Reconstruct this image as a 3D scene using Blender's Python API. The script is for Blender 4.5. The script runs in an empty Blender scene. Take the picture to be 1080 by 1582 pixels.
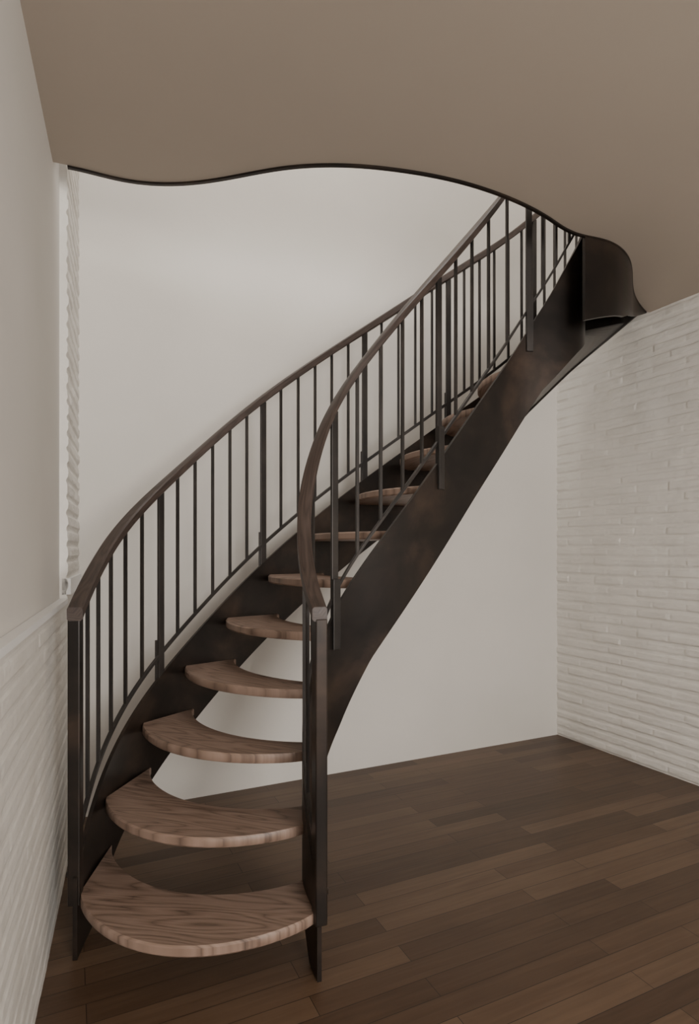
import bpy, bmesh, math, random
import numpy as np
from mathutils import Vector, Matrix, noise
random.seed(4)
sc = bpy.context.scene
H = 2.76; FF = 3.0; R = 0.2; TOP = 5.4
CAMZ = 1.32

# ------------------------------------------------------------ materials
def mat(name):
    m = bpy.data.materials.new(name); m.use_nodes = True
    nt = m.node_tree
    return m, nt, nt.nodes, nt.links, nt.nodes['Principled BSDF']

def ramp(N, stops):
    r = N.new('ShaderNodeValToRGB')
    els = r.color_ramp.elements
    while len(els) < len(stops): els.new(0.5)
    for e, (p, c) in zip(els, stops):
        e.position = p; e.color = (*c, 1)
    return r

def plaster(name, c1, c2, rough=0.85, scale=1.3, bump=0.05):
    m, nt, N, L, B = mat(name)
    tc = N.new('ShaderNodeTexCoord')
    n = N.new('ShaderNodeTexNoise'); n.inputs['Scale'].default_value = scale; n.inputs['Detail'].default_value = 6
    L.new(tc.outputs['Object'], n.inputs['Vector'])
    r = ramp(N, [(0.3, c1), (0.7, c2)])
    L.new(n.outputs['Fac'], r.inputs['Fac']); L.new(r.outputs['Color'], B.inputs['Base Color'])
    n2 = N.new('ShaderNodeTexNoise'); n2.inputs['Scale'].default_value = 35; n2.inputs['Detail'].default_value = 4
    L.new(tc.outputs['Object'], n2.inputs['Vector'])
    b = N.new('ShaderNodeBump'); b.inputs['Strength'].default_value = bump; b.inputs['Distance'].default_value = 0.01
    L.new(n2.outputs['Fac'], b.inputs['Height']); L.new(b.outputs['Normal'], B.inputs['Normal'])
    B.inputs['Roughness'].default_value = rough
    return m

M_plaster = plaster('plaster_wall', (0.55, 0.52, 0.475), (0.62, 0.587, 0.54), scale=0.9)
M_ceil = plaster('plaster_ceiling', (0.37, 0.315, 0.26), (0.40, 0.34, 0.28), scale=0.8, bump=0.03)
M_brick = plaster('painted_brick', (0.64, 0.61, 0.56), (0.70, 0.67, 0.62), rough=0.6, scale=6, bump=0.2)
M_sill = plaster('painted_sill', (0.75, 0.74, 0.72), (0.8, 0.79, 0.77), rough=0.5)

def steel(name, ca, cb, cc, rough):
    m, nt, N, L, B = mat(name)
    tc = N.new('ShaderNodeTexCoord')
    n = N.new('ShaderNodeTexNoise'); n.inputs['Scale'].default_value = 3.4; n.inputs['Detail'].default_value = 8
    n.inputs['Roughness'].default_value = 0.6; n.inputs['Distortion'].default_value = 0.4
    L.new(tc.outputs['Object'], n.inputs['Vector'])
    r = ramp(N, [(0.3, ca), (0.5, cb), (0.72, cc)])
    L.new(n.outputs['Fac'], r.inputs['Fac']); L.new(r.outputs['Color'], B.inputs['Base Color'])
    B.inputs['Metallic'].default_value = 0.55
    mr = N.new('ShaderNodeMapRange'); mr.inputs['To Min'].default_value = rough - .06; mr.inputs['To Max'].default_value = rough + .10
    L.new(n.outputs['Fac'], mr.inputs['Value']); L.new(mr.outputs['Result'], B.inputs['Roughness'])
    return m
M_steel = steel('blackened_steel', (0.010, 0.008, 0.0072), (0.020, 0.0150, 0.012), (0.056, 0.036, 0.025), 0.34)
M_bar = steel('dark_steel_bar', (0.02, 0.018, 0.017), (0.036, 0.031, 0.028), (0.055, 0.047, 0.042), 0.4)

def wood(name, cols, stretch=(1.2, 16, 16), rough=0.5, src='UV'):
    m, nt, N, L, B = mat(name)
    tc = N.new('ShaderNodeTexCoord')
    mp = N.new('ShaderNodeMapping'); mp.inputs['Scale'].default_value = stretch
    L.new(tc.outputs[src], mp.inputs['Vector'])
    n = N.new('ShaderNodeTexNoise'); n.inputs['Scale'].default_value = 1.0; n.inputs['Detail'].default_value = 2; n.inputs['Distortion'].default_value = 0.15
    L.new(mp.outputs['Vector'], n.inputs['Vector'])
    mul = N.new('ShaderNodeMath'); mul.operation = 'MULTIPLY'; mul.inputs[1].default_value = 15.0
    L.new(n.outputs['Fac'], mul.inputs[0])
    fr = N.new('ShaderNodeMath'); fr.operation = 'PINGPONG'; fr.inputs[1].default_value = 0.5
    L.new(mul.outputs[0], fr.inputs[0])
    m2 = N.new('ShaderNodeMath'); m2.operation = 'MULTIPLY'; m2.inputs[1].default_value = 2.0
    L.new(fr.outputs[0], m2.inputs[0])
    pw = N.new('ShaderNodeMath'); pw.operation = 'POWER'; pw.inputs[1].default_value = 0.6
    L.new(m2.outputs[0], pw.inputs[0])
    mp2 = N.new('ShaderNodeMapping'); mp2.inputs['Scale'].default_value = (stretch[0]*5, stretch[1]*22, stretch[2]*16)
    L.new(tc.outputs[src], mp2.inputs['Vector'])
    nf = N.new('ShaderNodeTexNoise'); nf.inputs['Scale'].default_value = 1.0; nf.inputs['Detail'].default_value = 3
    L.new(mp2.outputs['Vector'], nf.inputs['Vector'])
    mx = N.new('ShaderNodeMix'); mx.data_type = 'FLOAT'; mx.inputs[0].default_value = 0.6
    L.new(pw.outputs[0], mx.inputs[2]); L.new(nf.outputs['Fac'], mx.inputs[3])
    r = ramp(N, [(0.22, cols[0]), (0.5, cols[1]), (0.8, cols[2])])
    L.new(mx.outputs[0], r.inputs['Fac']); L.new(r.outputs['Color'], B.inputs['Base Color'])
    b = N.new('ShaderNodeBump'); b.inputs['Strength'].default_value = 0.2; b.inputs['Distance'].default_value = 0.003
    L.new(mx.outputs[0], b.inputs['Height']); L.new(b.outputs['Normal'], B.inputs['Normal'])
    B.inputs['Roughness'].default_value = rough
    return m
M_tread = wood('oak_tread', [(0.075, 0.046, 0.032), (0.195, 0.128, 0.094), (0.265, 0.182, 0.140)], stretch=(1.1, 7, 7))
M_rail = wood('walnut_handrail', [(0.022, 0.0145, 0.011), (0.040, 0.026, 0.020), (0.064, 0.043, 0.034)], stretch=(2, 20, 20), rough=0.48)

def floor_mat():
    m, nt, N, L, B = mat('oak_plank_floor')
    tc = N.new('ShaderNodeTexCoord')
    br = N.new('ShaderNodeTexBrick')
    br.inputs['Scale'].default_value = 1; br.inputs['Brick Width'].default_value = 0.95
    br.inputs['Row Height'].default_value = 0.083; br.inputs['Mortar Size'].default_value = 0.0012
    br.offset = 0.37; br.offset_frequency = 2; br.squash = 1.0
    br.inputs['Color1'].default_value = (0.0, 0, 0, 1); br.inputs['Color2'].default_value = (1, 1, 1, 1)
    br.inputs['Mortar'].default_value = (0.3, 0.3, 0.3, 1)
    L.new(tc.outputs['Object'], br.inputs['Vector'])
    mp = N.new('ShaderNodeMapping'); mp.inputs['Scale'].default_value = (3.0, 45, 1)
    L.new(tc.outputs['Object'], mp.inputs['Vector'])
    n = N.new('ShaderNodeTexNoise'); n.inputs['Scale'].default_value = 1; n.inputs['Detail'].default_value = 6; n.inputs['Distortion'].default_value = .5
    L.new(mp.outputs['Vector'], n.inputs['Vector'])
    n3 = N.new('ShaderNodeTexNoise'); n3.inputs['Scale'].default_value = 1.6; n3.inputs['Detail'].default_value = 3
    L.new(tc.outputs['Object'], n3.inputs['Vector'])
    mx = N.new('ShaderNodeMix'); mx.data_type = 'FLOAT'; mx.inputs[0].default_value = 0.5
    L.new(br.outputs['Color'], mx.inputs[2]); L.new(n.outputs['Fac'], mx.inputs[3])
    mx2 = N.new('ShaderNodeMix'); mx2.data_type = 'FLOAT'; mx2.inputs[0].default_value = 0.3
    L.new(mx.outputs[0], mx2.inputs[2]); L.new(n3.outputs['Fac'], mx2.inputs[3])
    r = ramp(N, [(0.18, (0.040, 0.0215, 0.0115)), (0.5, (0.086, 0.050, 0.029)), (0.82, (0.150, 0.094, 0.057))])
    L.new(mx2.outputs[0], r.inputs['Fac'])
    dk = N.new('ShaderNodeMix'); dk.data_type = 'RGBA'; dk.inputs[7].default_value = (0.02, 0.012, 0.008, 1)
    L.new(br.outputs['Fac'], dk.inputs[0]); L.new(r.outputs['Color'], dk.inputs[6])
    L.new(dk.outputs[2], B.inputs['Base Color'])
    b = N.new('ShaderNodeBump'); b.inputs['Strength'].default_value = 0.2; b.inputs['Distance'].default_value = 0.003
    L.new(n.outputs['Fac'], b.inputs['Height']); L.new(b.outputs['Normal'], B.inputs['Normal'])
    B.inputs['Roughness'].default_value = 0.40
    B.inputs['Specular IOR Level'].default_value = 0.35
    return m
M_floor = floor_mat()

# ------------------------------------------------------------ helpers
def new_obj(name, verts, faces, material, parent=None, smooth=False, uvs=None, loc=None, rot=None):
    me = bpy.data.meshes.new(name); me.from_pydata([tuple(v) for v in verts], [], faces); me.update()
    if uvs is not None:
        ul = me.uv_layers.new(name='UVMap')
        for lp in me.loops: ul.data[lp.index].uv = uvs[lp.vertex_index]
    ob = bpy.data.objects.new(name, me); sc.collection.objects.link(ob)
    me.materials.append(material)
    bm = bmesh.new(); bm.from_mesh(me); bmesh.ops.recalc_face_normals(bm, faces=bm.faces); bm.to_mesh(me); bm.free()
    if smooth:
        for p in me.polygons: p.use_smooth = True
        try: me.set_sharp_from_angle(angle=math.radians(38))
        except Exception: pass
    if loc: ob.location = loc
    if rot is not None: ob.rotation_euler = (0, 0, rot)
    if parent: ob.parent = parent
    return ob

def spline(ks, vs, q):
    ks = np.array(ks, float); vs = np.array(vs, float); n = len(ks); h = np.diff(ks)
    A = np.eye(n); rhs = np.zeros(n)
    for i in range(1, n-1):
        A[i, i-1] = h[i-1]; A[i, i] = 2*(h[i-1]+h[i]); A[i, i+1] = h[i]
        rhs[i] = 6*((vs[i+1]-vs[i])/h[i] - (vs[i]-vs[i-1])/h[i-1])
    M = np.linalg.solve(A, rhs)
    q = np.atleast_1d(np.array(q, float)); idx = np.clip(np.searchsorted(ks, q)-1, 0, n-2)
    hh = h[idx]; a = (ks[idx+1]-q)/hh; b = (q-ks[idx])/hh
    return a*vs[idx]+b*vs[idx+1]+((a**3-a)*M[idx]+(b**3-b)*M[idx+1])*hh**2/6

class Path:
    def __init__(s, pts, k0, k1, sig=0.35):
        ks = [p[0] for p in pts]
        s.k = np.linspace(k0, k1, 500)
        x = spline(ks, [p[1] for p in pts], s.k); y = spline(ks, [p[2] for p in pts], s.k)
        dk = s.k[1]-s.k[0]; w = int(3*sig/dk); g = np.exp(-0.5*(np.arange(-w, w+1)*dk/sig)**2); g /= g.sum()
        def sm(v):
            e = np.concatenate([2*v[0]-v[1:w+1][::-1], v, 2*v[-1]-v[-w-1:-1][::-1]])
            return np.convolve(e, g, 'valid')
        s.x = sm(x); s.y = sm(y)
        s.L = np.concatenate([[0], np.cumsum(np.hypot(np.diff(s.x), np.diff(s.y)))])
    def p(s, k): return np.array([np.interp(k, s.k, s.x), np.interp(k, s.k, s.y)])
    def t(s, k):
        d = s.p(min(k+.06, s.k[-1]))-s.p(max(k-.06, s.k[0])); return d/np.linalg.norm(d)
    def n(s, k):  # right-hand side
        t = s.t(k); return np.array([t[1], -t[0]])

def sweep(name, P, N_, sections, material, parent=None, smooth=True):
    verts = []; m_ = len(sections[0]); uvs = []
    L_ = 0
    for i, (p, nn, sec) in enumerate(zip(P, N_, sections)):
        if i: L_ += float(np.linalg.norm(P[i]-P[i-1]))*1.3
        for j, (a, z) in enumerate(sec):
            verts.append((p[0]+nn[0]*a, p[1]+nn[1]*a, z)); uvs.append((L_, j*0.02))
    faces = []
    for i in range(len(P)-1):
        for j in range(m_):
            a = i*m_+j; b = i*m_+(j+1) % m_
            faces.append((a, b, b+m_, a+m_))
    faces.append(tuple(range(m_))[::-1]); faces.append(tuple((len(P)-1)*m_+j for j in range(m_)))
    return new_obj(name, verts, faces, material, parent, smooth, uvs)

def box_data(c, sx, sy, z0, z1, d):
    d = np.array(d)/np.linalg.norm(d); n = np.array([d[1], -d[0]]); v = []
    for z in (z0, z1):
        for a, b in ((-1, -1), (1, -1), (1, 1), (-1, 1)):
            p = np.array(c)+d*a*sx/2+n*b*sy/2; v.append((p[0], p[1], z))
    f = [(0, 3, 2, 1), (4, 5, 6, 7), (0, 1, 5, 4), (1, 2, 6, 5), (2, 3, 7, 6), (3, 0, 4, 7)]
    return v, f
def multi(name, datas, material, parent=None, bevel=0.0):
    V = []; F = []
    for v, f in datas:
        o = len(V); V += v; F += [tuple(i+o for i in ff) for ff in f]
    ob = new_obj(name, V, F, material, parent)
    if bevel:
        b = ob.modifiers.new('bevel', 'BEVEL'); b.width = bevel; b.segments = 2
    return ob

# ------------------------------------------------------------ staircase
A_pts = [(0.7, -0.875, 1.87), (1, -0.89, 1.95), (2, -0.92, 2.21), (3, -0.875, 2.49), (4, -0.745, 2.69), (5, -0.585, 2.83), (6, -0.40, 2.97),
         (7, -0.185, 3.11), (8, 0.055, 3.24), (9, 0.32, 3.33), (10, 0.59, 3.40), (11, 0.86, 3.49), (12, 1.08, 3.59),
         (13.3, 1.345, 3.72), (14.5, 1.60, 3.74), (15.35, 1.775, 3.62)]
B_pts = [(0.7, -0.08, 1.79), (1, -0.10, 1.84), (2, -0.150, 2.0), (3, -0.158, 2.13), (4, -0.122, 2.22), (5, -0.046, 2.30), (6, 0.083, 2.365),
         (6.8, 0.20, 2.42), (8.1, 0.39, 2.56), (9.57, 0.598, 2.74), (10.6, .743, 2.83), (11.7, .886, 2.86), (12.3, .967, 2.865),
         (13.3, 1.08, 2.88), (13.9, 1.15, 2.92), (14.4, 1.18, 3.0), (15, 1.22, 3.12)]
PA = Path(A_pts, 0.8, 15.35, 0.4); PB = Path(B_pts, 0.8, 15.0, 0.3)

stair = bpy.data.objects.new('curved_staircase', None); sc.collection.objects.link(stair)
boffA = lambda k: float(np.interp(k, [1, 10, 12, 13.5, 15.35], [.30, .30, .25, .26, .30]))
boffB = lambda k: float(np.interp(k, [1, 4, 5, 6, 8, 12, 13.5, 15], [.26, .36, .36, .31, .31, .31, .42, .55]))

def stringer(name, P, k0, k1, toff, boff, th):
    ks = np.linspace(k0, k1, 140); pts = [P.p(k) for k in ks]; ns = [P.n(k) for k in ks]
    secs = []
    for k in ks:
        zt = min(R*k+toff(k), FF+0.02); zb = max(0.0, R*k-boff(k))
        secs.append([(-th/2, zb), (th/2, zb), (th/2, zt), (-th/2, zt)])
    return sweep(name, pts, ns, secs, M_steel, stair)
stringer('stringer_outer', PA, 0.87, 15.35, lambda k: .09, boffA, .014)
stringer('stringer_inner', PB, 0.88, 15.0, lambda k: np.interp(k, [1, 4, 7, 11, 14], [.10, .12, .10, .08, .10]), boffB, .014)
V = []; F = []; n = 30
for i in range(n+1):
    k = 11.6+(15-11.6)*i/n; a = PA.p(k); b = PB.p(k)
    za = R*k-boffA(k)+.012; zb = R*k-boffB(k)+.012
    for z in (0, .006): V += [(a[0], a[1], za+z), (b[0], b[1], zb+z)]
for i in range(n):
    o = i*4; F += [(o, o+1, o+5, o+4), (o+2, o+6, o+7, o+3), (o, o+4, o+6, o+2), (o+1, o+3, o+7, o+5)]
F += [(0, 2, 3, 1), (n*4, n*4+1, n*4+3, n*4+2)]
new_obj('soffit_plate', V, F, M_steel, stair, True)

def rail(name, P, k0, k1, off, w, h, material, lift=0):
    ks = np.linspace(k0, k1, 160); pts = [P.p(k) for k in ks]; ns = [P.n(k) for k in ks]
    c = min(w, h)*0.14; secs = []
    for k in ks:
        z = R*k+off+lift*max(0, (2-k)/1.1)**1.5
        secs.append([(-w/2+c, z-h/2), (w/2-c, z-h/2), (w/2, z-h/2+c), (w/2, z+h/2-c), (w/2-c, z+h/2), (-w/2+c, z+h/2), (-w/2, z+h/2-c), (-w/2, z-h/2+c)])
    return sweep(name, pts, ns, secs, material, stair)
RO = 0.90; BO = 0.18
rail('handrail_outer', PA, 0.86, 14.9, RO, .048, .044, M_rail, .04)
rail('handrail_inner', PB, 0.86, 14.6, RO, .048, .044, M_rail, .05)
rail('bottom_rail_outer', PA, 1.0, 14.9, BO, .013, .020, M_bar)
rail('bottom_rail_inner', PB, 1.0, 14.6, BO, .013, .020, M_bar)

def balusters(tag, P, posts, kend, side, ns):
    kk = [1.0]+posts+[kend]; bars = []; pst = []
    for a, b, n in zip(kk[:-1], kk[1:], ns):
        la, lb = np.interp([a, b], P.k, P.L)
        for i in range(1, n):
            k = float(np.interp(la+(lb-la)*i/n, P.L, P.k))
            bars.append(box_data(P.p(k), .0115, .0115, R*k+BO, R*k+RO-.015, P.t(k)))
    for k in posts:
        c = P.p(k)+P.n(k)*side*.013
        pst.append(box_data(P.p(k), .030, .013, R*k+.0, R*k+RO-.015, P.t(k)))
        pst.append(box_data(c, .034, .012, R*k-.03, R*k+.24, P.t(k)))
    multi('balusters_'+tag, bars, M_bar, stair)
    multi('posts_'+tag, pst, M_bar, stair, .002)
balusters('outer', PA, [3.45, 5.85, 8.1, 9.9, 12.2], 14.8, -1, [6, 6, 6, 5, 6, 7])
balusters('inner', PB, [4.85, 8.05, 11.5], 14.5, 1, [4, 5, 5, 6])

for tag, P, side, zt in (('outer', PA, -1, 1.118), ('inner', PB, 1, 1.128)):
    k = 0.98; c = P.p(k)+P.n(k)*side*.006; t = P.t(k)
    multi('newel_'+tag, [box_data(c, .046, .038, .17, zt-.018, t), box_data(P.p(k)+P.n(k)*side*.024, .014, .02, .255, .275, t)], M_steel, stair, .004)

def tread(i):
    k0 = i; k1 = i+(1.2 if i < 10 else .97); n = 36; th = .034
    bow = {1: .21, 2: .19, 3: .16}.get(i, .14)
    if i >= 12: bow = .08
    a0 = PA.p(k0)+PA.n(k0)*.007; a1 = PA.p(min(k1, 15.3))+PA.n(min(k1, 15.3))*.007
    b0 = PB.p(k0)-PB.n(k0)*.007; b1 = PB.p(min(k1, 15))-PB.n(min(k1, 15))*.007
    def cur(p, q, bw):
        d = q-p; L_ = np.linalg.norm(d); nn = np.array([d[1], -d[0]])/L_
        out = []
        for j in range(n+1):
            s = j/n; out.append(p+d*s+nn*bw*(4*s*(1-s))**0.85)
        return out
    F_ = cur(a0, b0, bow); B_ = cur(a1, b1, bow*.92)
    rows = 7; V = []; UV = []; Fc = []
    z = R*i; cz = .006
    dd = [0, .02, .25, .5, .75, .98, 1]
    mid = (a0+b0)/2; ax = (b0-a0)/np.linalg.norm(b0-a0); ay = np.array([-ax[1], ax[0]])
    def grid(zf):
        o = len(V)
        for r_, s in enumerate(dd):
            for j in range(n+1):
                p = F_[j]*(1-s)+B_[j]*s
                V.append((p[0], p[1], zf(r_))); UV.append((i*3.7+float((p-mid)@ax), i*1.3+float((p-mid)@ay)))
        return o
    ot = grid(lambda r_: z-(cz if r_ in (0, rows-1) else 0)); ob_ = grid(lambda r_: z-th+(cz if r_ in (0, rows-1) else 0))
    w = n+1
    for r_ in range(rows-1):
        for j in range(n):
            a = ot+r_*w+j; Fc.append((a, a+1, a+1+w, a+w)); a = ob_+r_*w+j; Fc.append((a, a+w, a+1+w, a+1))
    for j in range(n):
        Fc.append((ot+j, ob_+j, ob_+j+1, ot+j+1)); q = (rows-1)*w
        Fc.append((ot+q+j, ot+q+j+1, ob_+q+j+1, ob_+q+j))
    for r_ in range(rows-1):
        for e in (0, n):
            a = r_*w+e; Fc.append((ot+a, ot+a+w, ob_+a+w, ob_+a))
    new_obj('tread_%d' % i, V, Fc, M_tread, stair, True, UV)
for i in range(1, 15): tread(i)

# ------------------------------------------------------------ ceiling opening
E = [(-1.30, 2.20), (-1.053, 2.227), (-.877, 2.304), (-.683, 2.329), (-.473, 2.292), (-.242, 2.231), (-.024, 2.216), (.195, 2.246), (.401, 2.304),
     (.628, 2.409), (.867, 2.573), (1.043, 2.704), (1.18, 2.755), (1.33, 2.87), (1.455, 3.06), (1.56, 3.27), (1.80, 3.60), (1.95, 3.75)]
L0 = [0]
for a, b in zip(E[:-1], E[1:]): L0.append(L0[-1]+math.dist(a, b))
qs = np.linspace(0, L0[-1], 160)
ex = spline(L0, [p[0] for p in E], qs); ey = spline(L0, [p[1] for p in E], qs)
edge = [np.array([x, y]) for x, y in zip(ex, ey)]
CL = np.array([-1.333, 2.933]); DL = np.array([.343, -.939]); DL /= np.linalg.norm(DL); NL = np.array([-DL[1], DL[0]])
CR = np.array([1.482, 4.261]); DR = np.array([.447, -.894]); DR /= np.linalg.norm(DR); NR = np.array([DR[1], -DR[0]])
LL = 6.0; FL = CL+DL*LL; FR = CR+DR*LL
inside = [p for p in edge if (p-CL)@NL > 0 and (p-CR)@NR > 0]
poly = [CL+DL*((inside[0]-CL)@DL)-NL*.06]+inside+[CR+DR*((inside[-1]-CR)@DR)-NR*.04, FR-NR*.04, FL-NL*.06]
def prism(name, poly, z0, z1, material, parent=None):
    n = len(poly); V = [(p[0], p[1], z0) for p in poly]+[(p[0], p[1], z1) for p in poly]
    F = [tuple(range(n))[::-1], tuple(range(n, 2*n))]+[(i, (i+1) % n, (i+1) % n+n, i+n) for i in range(n)]
    return new_obj(name, V, F, material, parent)
prism('ceiling', poly, H, FF, M_ceil)
def normals(pts):
    out = []
    for i in range(len(pts)):
        d = pts[min(i+1, len(pts)-1)]-pts[max(i-1, 0)]; d = d/np.linalg.norm(d); out.append(np.array([d[1], -d[0]]))
    return out
nr = normals(inside)
sweep('trim_1', inside, nr, [[(-.014, H-.008), (0.0, H-.008), (0.0, FF+.03), (-.014, FF+.03)]]*len(inside), M_steel)
hp = [(p, n_) for p, n_ in zip(inside, nr) if p[0] > 1.075]
bx = [1.07, 1.33, 1.46, 1.56, 1.80]; bz = [2.37, 2.447, 2.53, 2.61, 2.755]
sweep('landing_fascia', [p for p, _ in hp], [n_ for _, n_ in hp], [[(-.02, float(np.interp(p[0], bx, bz))), (-.002, float(np.interp(p[0], bx, bz))), (-.002, FF), (-.02, FF)] for p, _ in hp], M_steel, stair)
lp = [PB.p(14.9), PA.p(14.6), PA.p(15.0), PA.p(15.3)]+[p-n_*.02 for p, n_ in hp if p[0] > 1.3][::-1]
prism('landing_plate', lp, 2.94, 2.998, M_steel, stair)

# ------------------------------------------------------------ walls
def brick_h(s, z, amp=1.0):
    rh, bl, mo = .064, .215, .009
    z2 = z+.007*noise.noise(Vector((s*1.7, z*2, 3.1)))
    row = math.floor(z2/rh); fz = z2-row*rh
    so = s+(row % 2)*bl/2+.03*noise.noise(Vector((row*3.3, 1.1, 0)))
    col = math.floor(so/bl); fs = so-col*bl
    wob = .005*noise.noise(Vector((s*12, z*28, 7)))
    dv = min(fz, rh-fz)-mo/2+wob
    dh = min(fs, bl-fs)*1.0+.001+wob
    t1 = max(0, min(1, dv/.013)); t2 = max(.65, min(1, .65+dh/.04))
    t = t1*t1*(3-2*t1)*t2
    hsh = noise.cell(Vector((row*1.37+.5, col*2.11+.5, .5)))
    return amp*(t*(.0065+.0025*hsh)+.0035*noise.noise(Vector((s*5, z*16, 2)))+.0018*noise.noise(Vector((s*30, z*60, 5))))-.008
def brick_patch(C, D, Nn, s0, s1, z0, z1, off=0, amp=1.0, ds=.014, dz=.008, close=False):
    ns = int((s1-s0)/ds); nz = int((z1-z0)/dz); V = []; F = []
    cols = [(s0+(s1-s0)*i/ns, 1) for i in range(ns+1)]
    if close: cols.append((s1, 0))
    for s, fl in cols:
        for j in range(nz+1):
            z = z0+(z1-z0)*j/nz; p = C+D*s+Nn*(off+brick_h(s, z, amp) if fl else -.035); V.append((p[0], p[1], z))
    w = nz+1
    for i in range(len(cols)-1):
        for j in range(nz): a = i*w+j; F.append((a, a+w, a+w+1, a+1))
    return V, F
def wbox(C, D, Nn, s0, s1, z0, z1, front, back=-.25):
    c = C+D*(s0+s1)/2+Nn*(front+back)/2
    return box_data(c, s1-s0, front-back, z0, z1, D)
def join(name, parts):
    V = []; F = []; MI = []; mats = []
    for (v, f), mt in parts:
        if mt not in mats: mats.append(mt)
        o = len(V); V += v; F += [tuple(i+o for i in ff) for ff in f]; MI += [mats.index(mt)]*len(f)
    me = bpy.data.meshes.new(name); me.from_pydata(V, [], F)
    for mt in mats: me.materials.append(mt)
    me.polygons.foreach_set('material_index', MI); me.update()
    ob = bpy.data.objects.new(name, me); sc.collection.objects.link(ob); return ob
SR = .55
join('wall_right', [(brick_patch(CR, DR, NR, 0, 2.6, 0, H+.05), M_brick), (wbox(CR, DR, NR, 0, 2.6, 0, H+.05, -.02), M_brick),
                    (wbox(CR, DR, NR, 2.6, LL, 0, H+.05, -.004), M_brick), (wbox(CR, DR, NR, -.2, LL, H+.05, TOP, -.004), M_plaster)])
join('wall_left', [(brick_patch(CL, DL, NL, 0, 2.6, 0, 1.12, 0, .45), M_brick), (wbox(CL, DL, NL, 0, 2.6, 0, 1.11, -.03), M_brick),
                   (brick_patch(CL, DL, NL, 0, SR, 1.12, 4.6, .004, .9, close=True), M_brick), (wbox(CL, DL, NL, 0, SR-.003, 1.12, TOP, -.02), M_brick),
                   (wbox(CL, DL, NL, SR-.004, 2.6, 1.11, TOP, -.03), M_plaster),
                   (wbox(CL, DL, NL, 2.6, LL, 0, TOP, -.004), M_plaster)])
join('window_sill', [(wbox(CL, DL, NL, .02, SR, 1.14, 1.205, .012, -.02), M_sill), (wbox(CL, DL, NL, SR, 2.6, 1.105, 1.125, .002, -.029), M_sill)])
DB = (CR-CL)/np.linalg.norm(CR-CL); NB = np.array([DB[1], -DB[0]]); WB = float(np.linalg.norm(CR-CL)); ang = math.atan2(DB[1], DB[0])
def local_box(name, material, s0, s1, t0, t1, z0, z1):
    v, f = box_data(((s0+s1)/2, (t0+t1)/2), s1-s0, t1-t0, z0, z1, (1, 0))
    return new_obj(name, v, f, material, None, False, None, (CL[0], CL[1], 0), ang)
local_box('wall_back', M_plaster, -.3, WB+.3, 0, .25, 0, TOP)
local_box('floor', M_floor, -.4, WB+2.6, -6.4, .2, -.1, 0)
prism('ceiling_upper', [CL-NL*.2-NB*.2, CR-NR*.2-NB*.2, FR-NR*.2, FL-NL*.2], TOP, TOP+.15, M_plaster)
DF = (FR-FL)/np.linalg.norm(FR-FL); NF = np.array([-DF[1], DF[0]]); WF = float(np.linalg.norm(FR-FL))
ws, we = .35, WF-.35
join('wall_front', [(wbox(FL, DF, NF, -.3, ws, 0, TOP, 0), M_plaster), (wbox(FL, DF, NF, we, WF+.3, 0, TOP, 0), M_plaster),
                    (wbox(FL, DF, NF, ws, we, 0, .5, 0), M_plaster), (wbox(FL, DF, NF, ws, we, 2.6, 3.4, 0), M_plaster), (wbox(FL, DF, NF, ws, we, 5.1, TOP, 0), M_plaster)])
for i, (z0, z1) in enumerate(((.5, 2.6), (3.4, 5.1))):
    fr = []
    for s in (ws+.03, ws+(we-ws)/3, ws+2*(we-ws)/3, we-.03): fr.append((wbox(FL, DF, NF, s-.03, s+.03, z0, z1, -.1, -.16), M_sill))
    for z in (z0, (z0+z1)/2-.025, z1-.05): fr.append((wbox(FL, DF, NF, ws, we, z, z+.05, -.1, -.16), M_sill))
    join('window_%d' % (i+1), fr)

# ------------------------------------------------------------ lights
def area(name, loc, direction, sx, sy, e, col):
    l = bpy.data.lights.new(name, 'AREA'); l.shape = 'RECTANGLE'; l.size = sx; l.size_y = sy; l.energy = e; l.color = col
    o = bpy.data.objects.new(name, l); sc.collection.objects.link(o); o.location = loc
    o.rotation_euler = Vector(direction).to_track_quat('-Z', 'Z').to_euler(); return o
c1 = (FL+FR)/2-NF*.05; c0 = FL+DF*(ws+.8)-NF*.05
area('window_daylight', (c0[0], c0[1], 1.6), (NF[0], NF[1], 0), 1.6, 2.0, 250, (1, .965, .925))
area('upper_window_daylight', (c1[0], c1[1], 4.2), (NF[0], NF[1], -.15), we-ws, 1.7, 160, (1, .965, .925))
area('upper_fill_light', (0.0, 2.2, TOP-.03), (0, 0, -1), 1.6, 1.2, 65, (1, .98, .95))  # added lamp under the closed upper ceiling, brightens back wall through the opening
w = bpy.data.worlds.new('World'); sc.world = w; w.use_nodes = True
w.node_tree.nodes['Background'].inputs[0].default_value = (.9, .93, 1, 1); w.node_tree.nodes['Background'].inputs[1].default_value = .5

# ------------------------------------------------------------ camera
cam = bpy.data.cameras.new('camera'); co = bpy.data.objects.new('camera', cam); sc.collection.objects.link(co)
co.location = (0, 0, CAMZ); co.rotation_euler = (math.radians(90), 0, 0)
cam.sensor_fit = 'AUTO'; cam.sensor_width = 36; cam.lens = 920/1582*36; cam.shift_y = 59/1582; cam.clip_start = .02
sc.camera = co
